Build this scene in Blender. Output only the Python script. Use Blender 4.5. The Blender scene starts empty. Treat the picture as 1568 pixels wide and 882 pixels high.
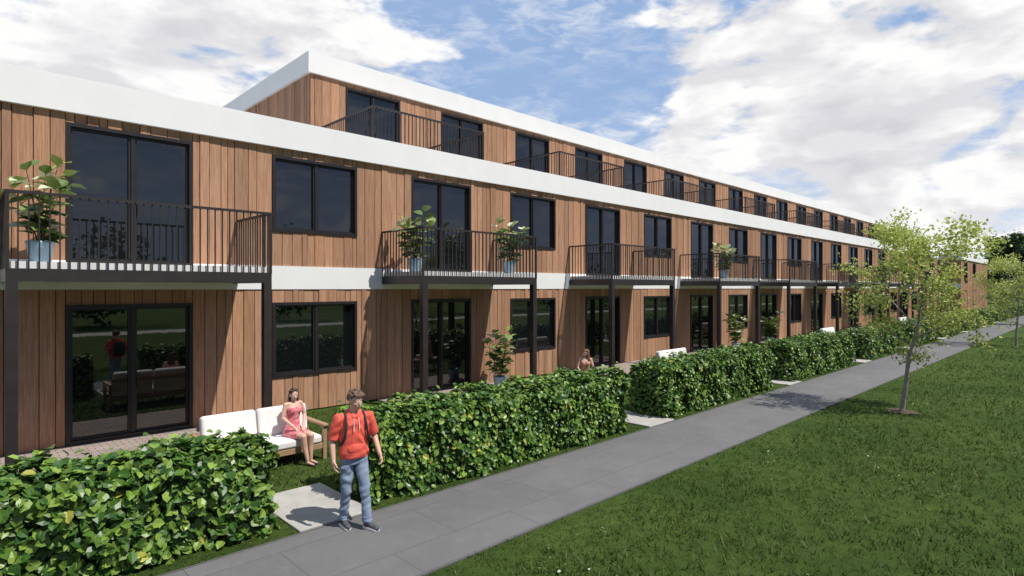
import bpy, math, random
import numpy as np
from mathutils import Vector, Matrix, Euler
R = np.random.default_rng(7)
random.seed(7)
sc = bpy.context.scene
sc.view_settings.view_transform = 'Standard'
sc.view_settings.look = 'None'
sc.view_settings.exposure = 0

# ------------------------------------------------------------------ helpers
def link(o, parent=None):
    sc.collection.objects.link(o)
    if parent: o.parent = parent
    return o
def empty(name):
    e = bpy.data.objects.new(name, None); link(e); return e

class NT:
    def __init__(s, tree): s.t = tree
    def n(s, typ, **kw):
        nd = s.t.nodes.new(typ)
        for k, v in kw.items(): setattr(nd, k, v)
        return nd
    def l(s, a, b): s.t.links.new(a, b)
    def put(s, sock, v):
        if isinstance(v, bpy.types.NodeSocket): s.l(v, sock)
        elif v is not None:
            sock.default_value = v
    def math(s, op, a, b=None, c=None, clamp=False):
        nd = s.n('ShaderNodeMath', operation=op); nd.use_clamp = clamp
        s.put(nd.inputs[0], a)
        if b is not None: s.put(nd.inputs[1], b)
        if c is not None: s.put(nd.inputs[2], c)
        return nd.outputs[0]
    def mix(s, f, a, b, bt='MIX'):
        nd = s.n('ShaderNodeMix', data_type='RGBA', blend_type=bt)
        s.put(nd.inputs[0], f); s.put(nd.inputs[6], a); s.put(nd.inputs[7], b)
        return nd.outputs[2]
    def noise(s, vec, scale, detail=4, rough=.5, dist=0):
        nd = s.n('ShaderNodeTexNoise')
        if vec is not None: s.put(nd.inputs['Vector'], vec)
        nd.inputs['Scale'].default_value = scale; nd.inputs['Detail'].default_value = detail
        nd.inputs['Roughness'].default_value = rough; nd.inputs['Distortion'].default_value = dist
        return nd.outputs[0]
    def ss(s, v, a, b, c=0., d=1., interp='SMOOTHSTEP'):
        nd = s.n('ShaderNodeMapRange', interpolation_type=interp)
        s.put(nd.inputs[0], v)
        for i, q in enumerate((a, b, c, d)): nd.inputs[i+1].default_value = q
        return nd.outputs[0]
    def mapping(s, vec, scale=(1,1,1), loc=(0,0,0), rot=(0,0,0)):
        nd = s.n('ShaderNodeMapping'); s.l(vec, nd.inputs[0])
        nd.inputs['Location'].default_value = loc; nd.inputs['Scale'].default_value = scale
        nd.inputs['Rotation'].default_value = rot
        return nd.outputs[0]

def c4(c): return (c[0], c[1], c[2], 1)
def mat(name, col, rough=.6, col2=None, nscale=3, bump=0, bscale=40, metal=0, attr=False, ior=None, spec=None,
        stretch=(1,1,1), transl=0, bdist=.02):
    m = bpy.data.materials.new(name); m.use_nodes = True
    t = NT(m.node_tree); p = m.node_tree.nodes['Principled BSDF']
    tc = t.n('ShaderNodeTexCoord'); v = t.mapping(tc.outputs['Object'], stretch)
    base = c4(col)
    if col2 is not None:
        f = t.ss(t.noise(v, nscale, 6, .6), .3, .7)
        base = t.mix(f, c4(col), c4(col2))
    if attr:
        a = t.n('ShaderNodeAttribute', attribute_name='col')
        base = t.mix(1.0, base, a.outputs['Color'], 'MULTIPLY')
    t.put(p.inputs['Base Color'], base)
    p.inputs['Roughness'].default_value = rough; p.inputs['Metallic'].default_value = metal
    if ior: p.inputs['IOR'].default_value = ior
    if spec is not None: p.inputs['Specular IOR Level'].default_value = spec
    if bump:
        b = t.n('ShaderNodeBump'); b.inputs['Strength'].default_value = bump; b.inputs['Distance'].default_value = bdist
        t.l(t.noise(v, bscale, 5, .6), b.inputs['Height']); t.l(b.outputs[0], p.inputs['Normal'])
    if transl:
        tr = t.n('ShaderNodeBsdfTranslucent'); t.put(tr.inputs[0], base)
        mx = t.n('ShaderNodeMixShader'); mx.inputs[0].default_value = transl
        t.l(p.outputs[0], mx.inputs[1]); t.l(tr.outputs[0], mx.inputs[2])
        t.l(mx.outputs[0], m.node_tree.nodes['Material Output'].inputs[0])
    return m

def fast_mesh(name, V, F, mats, parent=None, col=None, smooth=False, mi=None):
    me = bpy.data.meshes.new(name)
    V = np.asarray(V, dtype=np.float32)
    if isinstance(F, np.ndarray):
        k = F.shape[1]; nf = len(F); flat = F.astype(np.int32).ravel(); starts = np.arange(nf, dtype=np.int32)*k
    else:
        ln = np.array([len(f) for f in F], dtype=np.int32); nf = len(F)
        flat = np.concatenate([np.asarray(f, dtype=np.int32) for f in F]); starts = np.concatenate([[0], np.cumsum(ln)[:-1]]).astype(np.int32)
    me.vertices.add(len(V)); me.vertices.foreach_set('co', V.ravel())
    me.loops.add(len(flat)); me.loops.foreach_set('vertex_index', flat)
    me.polygons.add(nf); me.polygons.foreach_set('loop_start', starts)
    if mi is not None: me.polygons.foreach_set('material_index', np.asarray(mi, dtype=np.int32))
    me.update(calc_edges=True); me.validate()
    me.polygons.foreach_set('use_smooth', np.full(len(me.polygons), bool(smooth)))
    if col is not None:
        a = me.color_attributes.new('col', 'FLOAT_COLOR', 'POINT')
        c = np.ones((len(V), 4), dtype=np.float32); c[:, :3] = col
        a.data.foreach_set('color', c.ravel())
    for m in (mats if isinstance(mats, list) else [mats]): me.materials.append(m)
    o = bpy.data.objects.new(name, me); link(o, parent); return o

CUBE = np.array([[0,0,0],[1,0,0],[1,1,0],[0,1,0],[0,0,1],[1,0,1],[1,1,1],[0,1,1]], float)
CF = np.array([[0,3,2,1],[4,5,6,7],[0,1,5,4],[1,2,6,5],[2,3,7,6],[3,0,4,7]])
class MB:
    def __init__(s): s.b = []; s.c = []
    def box(s, x0, x1, y0, y1, z0, z1, col=(1,1,1)):
        s.b.append((x0, y0, z0, x1-x0, y1-y0, z1-z0)); s.c.append(col)
    def build(s, name, m, parent=None, bevel=0):
        b = np.array(s.b); n = len(b)
        V = (b[:, None, :3] + CUBE[None]*b[:, None, 3:]).reshape(-1, 3)
        F = (CF[None] + (np.arange(n)*8)[:, None, None]).reshape(-1, 4)
        col = np.repeat(np.array(s.c, float), 8, axis=0)
        o = fast_mesh(name, V, F, m, parent, col)
        if bevel:
            md = o.modifiers.new('b', 'BEVEL'); md.width = bevel; md.segments = 2
        return o

def rbox(name, c, d, m, parent, rot=(0,0,0), bev=.04, seg=4):
    V = (CUBE-.5)*np.array(d)
    me = fast_mesh(name, V, CF, m, parent, smooth=True)
    md = me.modifiers.new('b', 'BEVEL'); md.width = bev; md.segments = seg; md.harden_normals = True
    me.location = c; me.rotation_euler = rot
    return me

def tubes(name, paths, m, parent=None, sides=7):
    V = []; F = []; k = 0
    for pts, rad in paths:
        pts = np.array(pts, float); n = len(pts)
        T = np.gradient(pts, axis=0); T /= np.linalg.norm(T, axis=1)[:, None]+1e-9
        ref = np.array([1, 0.13, 0.07]) if abs(T[0][2]) > .6 else np.array([0.05, .1, 1])
        for i in range(n):
            a = np.cross(T[i], ref); a /= np.linalg.norm(a)+1e-9; b = np.cross(T[i], a)
            for j in range(sides):
                th = 2*math.pi*j/sides
                V.append(pts[i] + rad[i]*(math.cos(th)*a + math.sin(th)*b))
        for i in range(n-1):
            for j in range(sides):
                j2 = (j+1) % sides
                F.append((k+i*sides+j, k+i*sides+j2, k+(i+1)*sides+j2, k+(i+1)*sides+j))
        k += n*sides
    return fast_mesh(name, V, np.array(F), m, parent, smooth=True)

LT = np.array([[0,0,0],[-.34,.28,.10],[-.30,.68,.08],[0,1,-.12],[.30,.68,.08],[.34,.28,.10],[0,.5,-.02]])
LF = np.array([[0,6,1],[1,6,2],[2,6,3],[3,6,4],[4,6,5],[5,6,0]])
LT2 = np.array([[0,0,0],[-.3,.5,.08],[0,1,-.05],[.3,.5,.08]]); LF2 = np.array([[0,2,1],[0,3,2]])
def leaves(name, P, D, N, S, col, m, parent=None, simple=False, wid=1.0):
    T, F0 = (LT2, LF2) if simple else (LT, LF)
    D = D/(np.linalg.norm(D, axis=1)[:, None]+1e-9)
    X = np.cross(D, N); X /= np.linalg.norm(X, axis=1)[:, None]+1e-9
    Z = np.cross(X, D)
    S = S[:, None, None]
    V = P[:, None] + S*(wid*T[None, :, 0:1]*X[:, None] + T[None, :, 1:2]*D[:, None] + T[None, :, 2:3]*Z[:, None])
    n = len(P); k = len(T)
    F = (F0[None] + (np.arange(n)*k)[:, None, None]).reshape(-1, 3)
    C = np.repeat(col, k, axis=0)
    return fast_mesh(name, V.reshape(-1, 3), F, m, parent, C, smooth=False)

# ------------------------------------------------------------------ materials
def wood_mat():
    m = bpy.data.materials.new('timber_cladding'); m.use_nodes = True
    t = NT(m.node_tree); p = m.node_tree.nodes['Principled BSDF']
    tc = t.n('ShaderNodeTexCoord')
    a = t.n('ShaderNodeAttribute', attribute_name='col')
    off = t.n('ShaderNodeVectorMath', operation='MULTIPLY_ADD')
    t.l(a.outputs['Color'], off.inputs[0]); off.inputs[1].default_value = (37, 11, 53); t.l(tc.outputs['Object'], off.inputs[2])
    g = t.noise(t.mapping(off.outputs[0], (14, 14, .5)), 3.0, 6, .62, .4)
    g2 = t.noise(t.mapping(off.outputs[0], (40, 40, 1.2)), 3.0, 3, .6)
    base = t.mix(t.ss(g, .28, .74), (.51, .295, .180, 1), (.33, .168, .096, 1))
    base = t.mix(t.math('MULTIPLY', t.ss(g2, .48, .75), .42), base, (.19, .085, .048, 1))
    base = t.mix(1.0, base, a.outputs['Color'], 'MULTIPLY')
    t.l(base, p.inputs['Base Color']); p.inputs['Roughness'].default_value = .75; p.inputs['Specular IOR Level'].default_value = .25
    b = t.n('ShaderNodeBump'); b.inputs['Strength'].default_value = .3; b.inputs['Distance'].default_value = .006
    t.l(g2, b.inputs['Height']); t.l(b.outputs[0], p.inputs['Normal'])
    return m
M_wood = wood_mat()
M_back = mat('wall_backing', (.03, .018, .012), .9, (.04, .025, .018))
M_white = mat('white_render', (.86, .86, .85), .7, (.82, .82, .81), 1.2, .04, 60, spec=.2)
M_dark = mat('dark_steel', (.026, .020, .020), .45, (.034, .027, .026), 4)
M_frame = mat('window_frame', (.016, .013, .014), .4, (.022, .018, .018), 6)
M_glass = mat('window_glass', (.006, .008, .009), .012, ior=1.95, bump=.02, bscale=1.3)
M_deck = mat('balcony_deck', (.78, .77, .75), .6, (.70, .69, .67), 3)
M_roof = mat('roof_membrane', (.45, .45, .44), .8, (.38, .38, .38), 2)
M_leaf = mat('hedge_leaf', (1, 1, 1), .40, attr=True, transl=.20)
M_tleaf = mat('tree_leaf', (1, 1, 1), .5, attr=True, transl=.4)
M_grass = mat('grass_blade', (1, 1, 1), .6, attr=True, transl=.25, spec=.2)
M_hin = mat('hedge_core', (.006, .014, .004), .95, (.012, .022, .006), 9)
M_bark = mat('bark', (.30, .27, .23), .85, (.16, .14, .12), 14, .6, 40)
M_slab = mat('pale_concrete', (.44, .43, .39), .8, (.35, .34, .31), 3, .15, 70)
M_soil = mat('soil', (.12, .075, .045), .95, (.06, .04, .025), 14, .8, 30)

def ground_mat():
    m = bpy.data.materials.new('lawn_ground'); m.use_nodes = True
    t = NT(m.node_tree); p = m.node_tree.nodes['Principled BSDF']
    tc = t.n('ShaderNodeTexCoord').outputs['Object']
    a = t.noise(tc, .35, 5, .6); b = t.noise(tc, 5, 6, .7); c = t.noise(tc, 45, 4, .7)
    col = t.mix(t.ss(a, .35, .65), (.048, .092, .016, 1), (.085, .130, .026, 1))
    col = t.mix(t.math('MULTIPLY', t.ss(b, .4, .65), .65), col, (.026, .052, .010, 1))
    col = t.mix(t.math('MULTIPLY', t.ss(c, .5, .7), .55), col, (.13, .17, .045, 1))
    t.l(col, p.inputs['Base Color']); p.inputs['Roughness'].default_value = .9
    p.inputs['Specular IOR Level'].default_value = .1
    bp = t.n('ShaderNodeBump'); bp.inputs['Strength'].default_value = .9; bp.inputs['Distance'].default_value = .06
    t.l(c, bp.inputs['Height']); t.l(bp.outputs[0], p.inputs['Normal'])
    return m
M_ground = ground_mat()

def path_mat():
    m = bpy.data.materials.new('path_paving'); m.use_nodes = True
    t = NT(m.node_tree); p = m.node_tree.nodes['Principled BSDF']
    tc = t.n('ShaderNodeTexCoord').outputs['Object']
    br = t.n('ShaderNodeTexBrick'); t.l(t.mapping(tc, (1, 1, 1), (0, -.05, 0)), br.inputs['Vector'])
    br.inputs['Scale'].default_value = 1; br.inputs['Brick Width'].default_value = 1.8; br.inputs['Row Height'].default_value = .93
    br.inputs['Mortar Size'].default_value = .007; br.inputs['Mortar Smooth'].default_value = .3
    br.inputs['Color1'].default_value = (.130, .128, .127, 1); br.inputs['Color2'].default_value = (.150, .148, .146, 1)
    br.inputs['Mortar'].default_value = (.075, .075, .075, 1)
    a = t.noise(tc, .9, 7, .68); b = t.noise(tc, 45, 4, .7); d = t.noise(tc, 4.5, 5, .6, .6)
    col = t.mix(t.ss(a, .35, .7, 0, .55), br.outputs[0], (.098, .096, .095, 1))
    col = t.mix(t.ss(d, .56, .72, 0, .35), col, (.18, .176, .17, 1))
    col = t.mix(t.ss(b, .5, .8, 0, .35), col, (.21, .21, .205, 1))
    t.l(col, p.inputs['Base Color']); p.inputs['Roughness'].default_value = .85
    bp = t.n('ShaderNodeBump'); bp.inputs['Strength'].default_value = .3; bp.inputs['Distance'].default_value = .01
    t.l(b, bp.inputs['Height']); t.l(bp.outputs[0], p.inputs['Normal'])
    return m
M_path = path_mat()
def brick_mat():
    m = bpy.data.materials.new('patio_pavers'); m.use_nodes = True
    t = NT(m.node_tree); p = m.node_tree.nodes['Principled BSDF']
    tc = t.n('ShaderNodeTexCoord').outputs['Object']
    br = t.n('ShaderNodeTexBrick'); t.l(tc, br.inputs['Vector'])
    br.inputs['Scale'].default_value = 1; br.inputs['Brick Width'].default_value = .22; br.inputs['Row Height'].default_value = .11
    br.inputs['Mortar Size'].default_value = .008
    br.inputs['Color1'].default_value = (.42, .34, .29, 1); br.inputs['Color2'].default_value = (.32, .26, .23, 1)
    br.inputs['Mortar'].default_value = (.09, .08, .07, 1)
    t.l(t.mix(t.ss(t.noise(tc, 3, 5), .4, .7, 0, .5), br.outputs[0], (.24, .21, .19, 1)), p.inputs['Base Color'])
    p.inputs['Roughness'].default_value = .85
    return m
M_brick = brick_mat()

# ------------------------------------------------------------------ constants
UNIT = 7.74; X0 = 1.60; KS = range(-2, 10)
WY = 13.70; TY = 17.40; XE = 79.2; XS = -15.0; TX = 8.12
BALX = (.66, 4.67); BY = 11.80

# ------------------------------------------------------------------ building
bld = empty('apartment_building')
def cladding(mb, a0, a1, z0, z1, openings, face, axis='x'):
    br = sorted({a0, a1} | {q for o in openings for q in o[:2] if a0 < q < a1})
    for u0, u1 in zip(br[:-1], br[1:]):
        zs = [(z0, z1)]
        for o in openings:
            if o[0] <= u0+1e-4 and o[1] >= u1-1e-4:
                zs = [s for s in ((z0, o[2]), (o[3], z1)) if s[1]-s[0] > .02]
        u = u0
        while u < u1-1e-4:
            w = random.choice([.14, .19, .24, .30, .24])
            if u1-(u+w) < .11: w = u1-u
            s = random.uniform(.80, 1.14); h = random.uniform(-.03, .03)
            c = (s*(1+h), s, s*(1-h))
            dp = random.choice([0, .008, .018])
            for (q0, q1) in zs:
                if axis == 'x': mb.box(u+.007, u+w-.007, face-dp, face+.025, q0, q1, c)
                else: mb.box(face-dp, face+.025, u+.007, u+w-.007, q0, q1, c)
            u += w
def window(fr, gl, x0, x1, z0, z1, y, door=False):
    w = .07; f0 = y-.035; f1 = y+.12
    fr.box(x0, x0+w, f0, f1, z0, z1); fr.box(x1-w, x1, f0, f1, z0, z1)
    fr.box(x0+w, x1-w, f0, f1, z1-w, z1); fr.box(x0+w, x1-w, f0, f1, z0, z0+w)
    xm = (x0+x1)/2
    fr.box(xm-.035, xm+.035, y+.005, f1, z0+w, z1-w)
    for a, b, dy in ((x0+w, xm-.035, .03), (xm+.035, x1-w, .05)):
        s = .04
        fr.box(a, a+s, y+dy, y+.10, z0+w, z1-w); fr.box(b-s, b, y+dy, y+.10, z0+w, z1-w)
        fr.box(a+s, b-s, y+dy, y+.10, z1-w-s, z1-w); fr.box(a+s, b-s, y+dy, y+.10, z0+w, z0+w+s)
        gl.box(a+s, b-s, y+.085, y+.11, z0+w+s, z1-w-s)
    if door: fr.box(xm+.07, xm+.10, y-.0, y+.03, z0+1.0, z0+1.25)
fr = MB(); gl = MB(); wd = MB(); wh = MB(); bk = MB(); rf = MB(); dk = MB()
op0 = []; op1 = []; op2 = []
for k in KS:
    d0 = X0+UNIT*k; w0 = d0+3.86
    if d0+2.17 < XE:
        op0.append((d0, d0+2.17, .03, 2.68, 1)); op1.append((d0, d0+2.17, 3.46, 6.12, 1))
        if d0 > TX: op2.append((d0-.02, d0+2.05, 7.0, 9.54, 1))
    if w0+2.2 < XE:
        op0.append((w0, w0+2.19, .88, 2.66, 0)); op1.append((w0, w0+2.19, 4.33, 6.12, 0))
        if w0 > TX: op2.append((w0-.02, w0+2.05, 7.75, 9.54, 0))
cladding(wd, XS, XE, .03, 2.97, op0, WY); cladding(wd, XS, XE, 3.52, 6.30, op1, WY)
cladding(wd, TX, XE, 6.9, 9.69, op2, TY)
cladding(wd, TY+.03, 32, 6.9, 9.69, [], TX-.0, 'y')
for o in op0: window(fr, gl, *o[:4], WY, o[4])
for o in op1: window(fr, gl, *o[:4], WY, o[4])
for o in op2: window(fr, gl, *o[:4], TY, o[4])
bk.box(XS+.05, XE-.05, WY+.125, WY+.3, 0, 6.5); bk.box(TX+.12, XE-.05, TY+.125, TY+.3, 6.8, 9.9)
bk.box(TX+.026, TX+.11, TY+.03, 32, 6.8, 9.9)
def backing(ops, a0, a1, z0, z1, face):
    br = sorted({a0, a1} | {q for o in ops for q in o[:2]})
    for u0, u1 in zip(br[:-1], br[1:]):
        zs = [(z0, z1)]
        for o in ops:
            if o[0] <= u0+1e-4 and o[1] >= u1-1e-4: zs = [s for s in ((z0, o[2]), (o[3], z1)) if s[1]-s[0] > .02]
        for q in zs: bk.box(u0, u1, face+.027, face+.10, q[0], q[1])
backing(op0, XS+.05, XE-.05, .02, 2.97, WY); backing(op1, XS+.05, XE-.05, 3.50, 6.3, WY); backing(op2, TX+.15, XE-.05, 6.9, 9.7, TY)
wh.box(XS-.06, XE+.06, WY-.03, WY+.11, 2.97, 3.46)
br = sorted({XS-.06, XE+.06} | {q for o in op1 if o[4] for q in o[:2]})
for i, (u0, u1) in enumerate(zip(br[:-1], br[1:])):
    if i % 2 == 0: wh.box(u0, u1, WY-.03, WY+.11, 3.46, 3.52)
wh.box(XS-.10, XE+.10, WY-.10, WY+.25, 6.30, 6.97); wh.box(XE-.1, XE+.10, WY+.25, 32, 6.30, 6.97); wh.box(XS-.1, XS+.1, WY+.25, 32, 6.30, 6.97)
wh.box(TX-.10, XE+.10, TY-.10, TY+.25, 9.69, 10.34); wh.box(TX-.10, TX+.25, TY+.25, 32, 9.69, 10.34); wh.box(XE-.25, XE+.1, TY+.25, 32, 9.69, 10.34)
rf.box(XS+.1, XE-.1, WY+.25, 32, 6.5, 6.86); rf.box(TX+.25, XE-.25, TY+.25, 32, 9.8, 10.1)
bk.box(XS, XS+.045, WY+.12, 32, 0, 6.3); bk.box(XE-.045, XE, WY+.12, 32, 0, 6.3); bk.box(XE-.045, XE, TY+.12, 32, 6.98, 9.69); bk.box(XS, XE, 32.01, 32.2, 0, 6.9)
wd.build('timber_cladding', M_wood, bld); fr.build('window_frames', M_frame, bld); gl.build('window_glass', M_glass, bld)
wh.build('white_fascia', M_white, bld); bk.build('walls', M_back, bld); rf.build('roof', M_roof, bld)

# balconies
st = MB()
def rail(a, b, fixed, axis, zb, zt, step=.13):
    n = max(2, int(round((b-a)/step))); h = .010
    for i in range(n+1):
        u = a+(b-a)*i/n
        if axis == 'x': st.box(u-h, u+h, fixed-.012, fixed+.012, zb, zt-.02)
        else: st.box(fixed-.012, fixed+.012, u-h, u+h, zb, zt-.02)
    if axis == 'x':
        st.box(a-.03, b+.03, fixed-.03, fixed+.03, zt-.02, zt+.025); st.box(a+.03, b-.03, fixed-.015, fixed+.015, zb+.0, zb+.03)
    else:
        st.box(fixed-.03, fixed+.03, a+.03, b, zt-.021, zt+.024); st.box(fixed-.015, fixed+.015, a+.03, b, zb+.0, zb+.03)
for k in KS:
    a = BALX[0]+UNIT*k; b = BALX[1]+UNIT*k
    if b > XE: continue
    dk.box(a+.05, b-.05, BY+.05, WY-.035, 3.28, 3.42)
    st.box(a-.02, b+.02, BY-.02, BY+.10, 3.10, 3.275)
    st.box(a-.02, a+.10, BY+.10, WY-.04, 3.10, 3.275); st.box(b-.10, b+.02, BY+.10, WY-.04, 3.10, 3.275)
    for j in range(1, 5):
        xx = a+(b-a)*j/5; st.box(xx-.03, xx+.03, BY+.10, WY-.04, 3.13, 3.275)
    rail(a, b, BY, 'x', 3.276, 4.49); rail(BY, WY-.03, a, 'y', 3.276, 4.49); rail(BY, WY-.03, b, 'y', 3.276, 4.49)
    for xx in (a, b): st.box(xx-.025, xx+.025, BY-.025, BY+.025, 3.277, 4.47)
    for xx in (a+.055, b-.055): st.box(xx-.075, xx+.075, BY-.022, BY+.13, 0.0, 3.099)
    if a > TX:
        y0 = 14.15
        rail(a, b, y0, 'x', 6.99, 8.0); rail(y0, TY-.03, a, 'y', 6.99, 8.0); rail(y0, TY-.03, b, 'y', 6.99, 8.0)
        for xx in (a, b): st.box(xx-.025, xx+.025, y0-.025, y0+.025, 6.87, 7.98)
        dk.box(a, b, y0+.05, TY-.04, 6.865, 6.95)
st.build('balcony_railings_and_posts', M_dark, bld); dk.build('balcony_decks', M_deck, bld)
far = empty('far_apartment_building')
w2 = MB(); h2 = MB(); f2 = MB(); g2 = MB(); b2 = MB()
cladding(w2, 12.3, 22, 0.02, 6.3, [], 84.0, 'y'); cladding(w2, 84.03, 104, .02, 6.3, [(86, 88.2, .1, 2.7), (92, 94.2, .9, 2.7), (86, 88.2, 3.6, 6.1), (92, 94.2, 4.3, 6.1)], 12.27)
for o in ((86, 88.2, .1, 2.7), (92, 94.2, .9, 2.7), (86, 88.2, 3.6, 6.1), (92, 94.2, 4.3, 6.1)): window(f2, g2, *o, 12.27)
h2.box(83.9, 104, 12.15, 22, 6.3, 6.95); h2.box(83.93, 83.99, 12.2, 22, 2.97, 3.5); b2.box(84.03, 104, 12.39, 22, 0, 6.29)
w2.build('timber_cladding', M_wood, far); h2.build('white_fascia', M_white, far); b2.build('walls', M_back, far); f2.build('window_frames', M_frame, far); g2.build('window_glass', M_glass, far)

# ------------------------------------------------------------------ ground, path, patios
def sheet(name, x0, x1, y0, y1, z, m, nx=1, ny=1):
    xs = np.linspace(x0, x1, nx+1); ys = np.linspace(y0, y1, ny+1)
    V = [(x, y, z) for y in ys for x in xs]
    F = [(j*(nx+1)+i, j*(nx+1)+i+1, (j+1)*(nx+1)+i+1, (j+1)*(nx+1)+i) for j in range(ny) for i in range(nx)]
    return fast_mesh(name, V, np.array(F), m)
sheet('ground', -900, 900, -900, 900, 0, M_ground, 8, 8)
pm = MB(); pm.box(-40, 260, 5.04, 6.87, -.05, .012); pm.build('footpath', M_path)
M_edge = mat('path_edging', (.08, .08, .08), .85, (.11, .11, .105), 5)
em = MB(); em.box(-40, 260, 4.995, 5.037, -.05, .018); em.box(-40, 260, 6.873, 6.905, -.05, .016); em.build('path_edging', M_edge)
pm = MB(); pm.box(-60, 260, -19.5, -16.5, -.05, .012); pm.build('far_footpath', M_slab)
for k in range(-1, 10):
    s = MB(); x = 3.1+UNIT*k; s.box(x, x+1.0, 6.93, 8.45, -.05, .03); s.build('entrance_slab', M_slab, bevel=.01)
for k in KS:
    s = MB(); a = .5+UNIT*k; s.box(a, a+4.6, 11.55, 13.68, -.05, .025); s.build('patio', M_brick)

# ------------------------------------------------------------------ hedges
def hedge(name, x0, x1, y0, y1, H, n, ls, seed):
    h = empty(name); rg = np.random.default_rng(seed)
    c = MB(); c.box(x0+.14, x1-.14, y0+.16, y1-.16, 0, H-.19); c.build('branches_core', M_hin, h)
    L = x1-x0; W = y1-y0
    areas = np.array([L*H*1.25, L*W*1.3, W*H*1.2, W*H*1.2, L*H*.5]); f = rg.choice(5, n, p=areas/areas.sum())
    u = rg.random(n); v = rg.random(n)
    P = np.zeros((n, 3)); N = np.zeros((n, 3))
    for i, (nx, ny, nz) in enumerate([(0,-1,0),(0,0,1),(-1,0,0),(1,0,0),(0,1,0)]):
        q = f == i; N[q] = (nx, ny, nz)
        if i in (0, 4): P[q] = np.c_[x0+L*u[q], np.full(q.sum(), y0 if i == 0 else y1), .03+(H-.03)*v[q]]
        elif i == 1: P[q] = np.c_[x0+L*u[q], y0+W*v[q], np.full(q.sum(), H)]
        else: P[q] = np.c_[np.full(q.sum(), x0 if i == 2 else x1), y0+W*u[q], .03+(H-.03)*v[q]]
    bul = .05*np.sin(P[:, 0]*5.1+P[:, 2]*4+seed)+.04*np.sin(P[:, 0]*9.7-P[:, 2]*7+P[:, 1]*6)+.03*np.sin(P[:, 0]*2.3+P[:, 1]*8)
    bul += .025*np.sin(P[:, 0]*19+P[:, 2]*3)*np.sin(P[:, 2]*17+P[:, 1]*11+seed)
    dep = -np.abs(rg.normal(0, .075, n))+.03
    ey = np.minimum(P[:, 1]-y0, y1-P[:, 1]); ez = H-P[:, 2]
    rr = .16; near = np.clip(1-ey/rr, 0, 1)**2*np.clip(1-ez/rr, 0, 1)**2
    cen = np.c_[P[:, 0], np.full(n, (y0+y1)/2), np.full(n, H*.5)]
    P = P + N*(bul+dep)[:, None] - (P-cen)*(near*.14)[:, None]
    P[:, 2] = np.maximum(P[:, 2], .02)
    sp = rg.random(n) < .05; P[sp & (f == 1), 2] += rg.random((sp & (f == 1)).sum())*.12
    D = rg.normal(size=(n, 3)); D[:, 2] -= .35
    Nn = N*1.0 + rg.normal(size=(n, 3))*.5 + np.array([.05, -.15, .55])
    Nn /= np.linalg.norm(Nn, axis=1)[:, None]
    D -= (D*Nn).sum(1)[:, None]*Nn
    g = (rg.random(n)**1.3)[:, None]
    a = np.array([.050, .130, .015]); b = np.array([.235, .355, .055]); dk_ = np.array([.026, .075, .010])
    C = a*(1-g)+b*g; q = rg.random(n) < .30; C[q] = dk_*(1+.6*rg.random((q.sum(), 1)))
    q = rg.random(n) < .012; C[q] = np.array([.42, .40, .06])
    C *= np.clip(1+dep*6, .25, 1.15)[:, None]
    S = ls*(.6+.65*rg.random(n))
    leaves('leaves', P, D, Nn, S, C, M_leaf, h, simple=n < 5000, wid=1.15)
    return h
hd = [(-5.0, 2.85, 16000, .112), (4.2, 10.25, 17000, .094), (11.75, 17.75, 12000, .090), (19.3, 25.5, 8500, .092)]
for i, (a, b, n, s) in enumerate(hd): hedge('hedge', a, b, 7.12 if i else 7.2, 8.1, [1.10, 1.20, 1.2, 1.2][i], n, s, i)
for k in range(3, 12): hedge('hedge', 4.2+UNIT*k, 10.25+UNIT*k, 7.12, 8.1, 1.2, 3800, .13, k+5)

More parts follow.
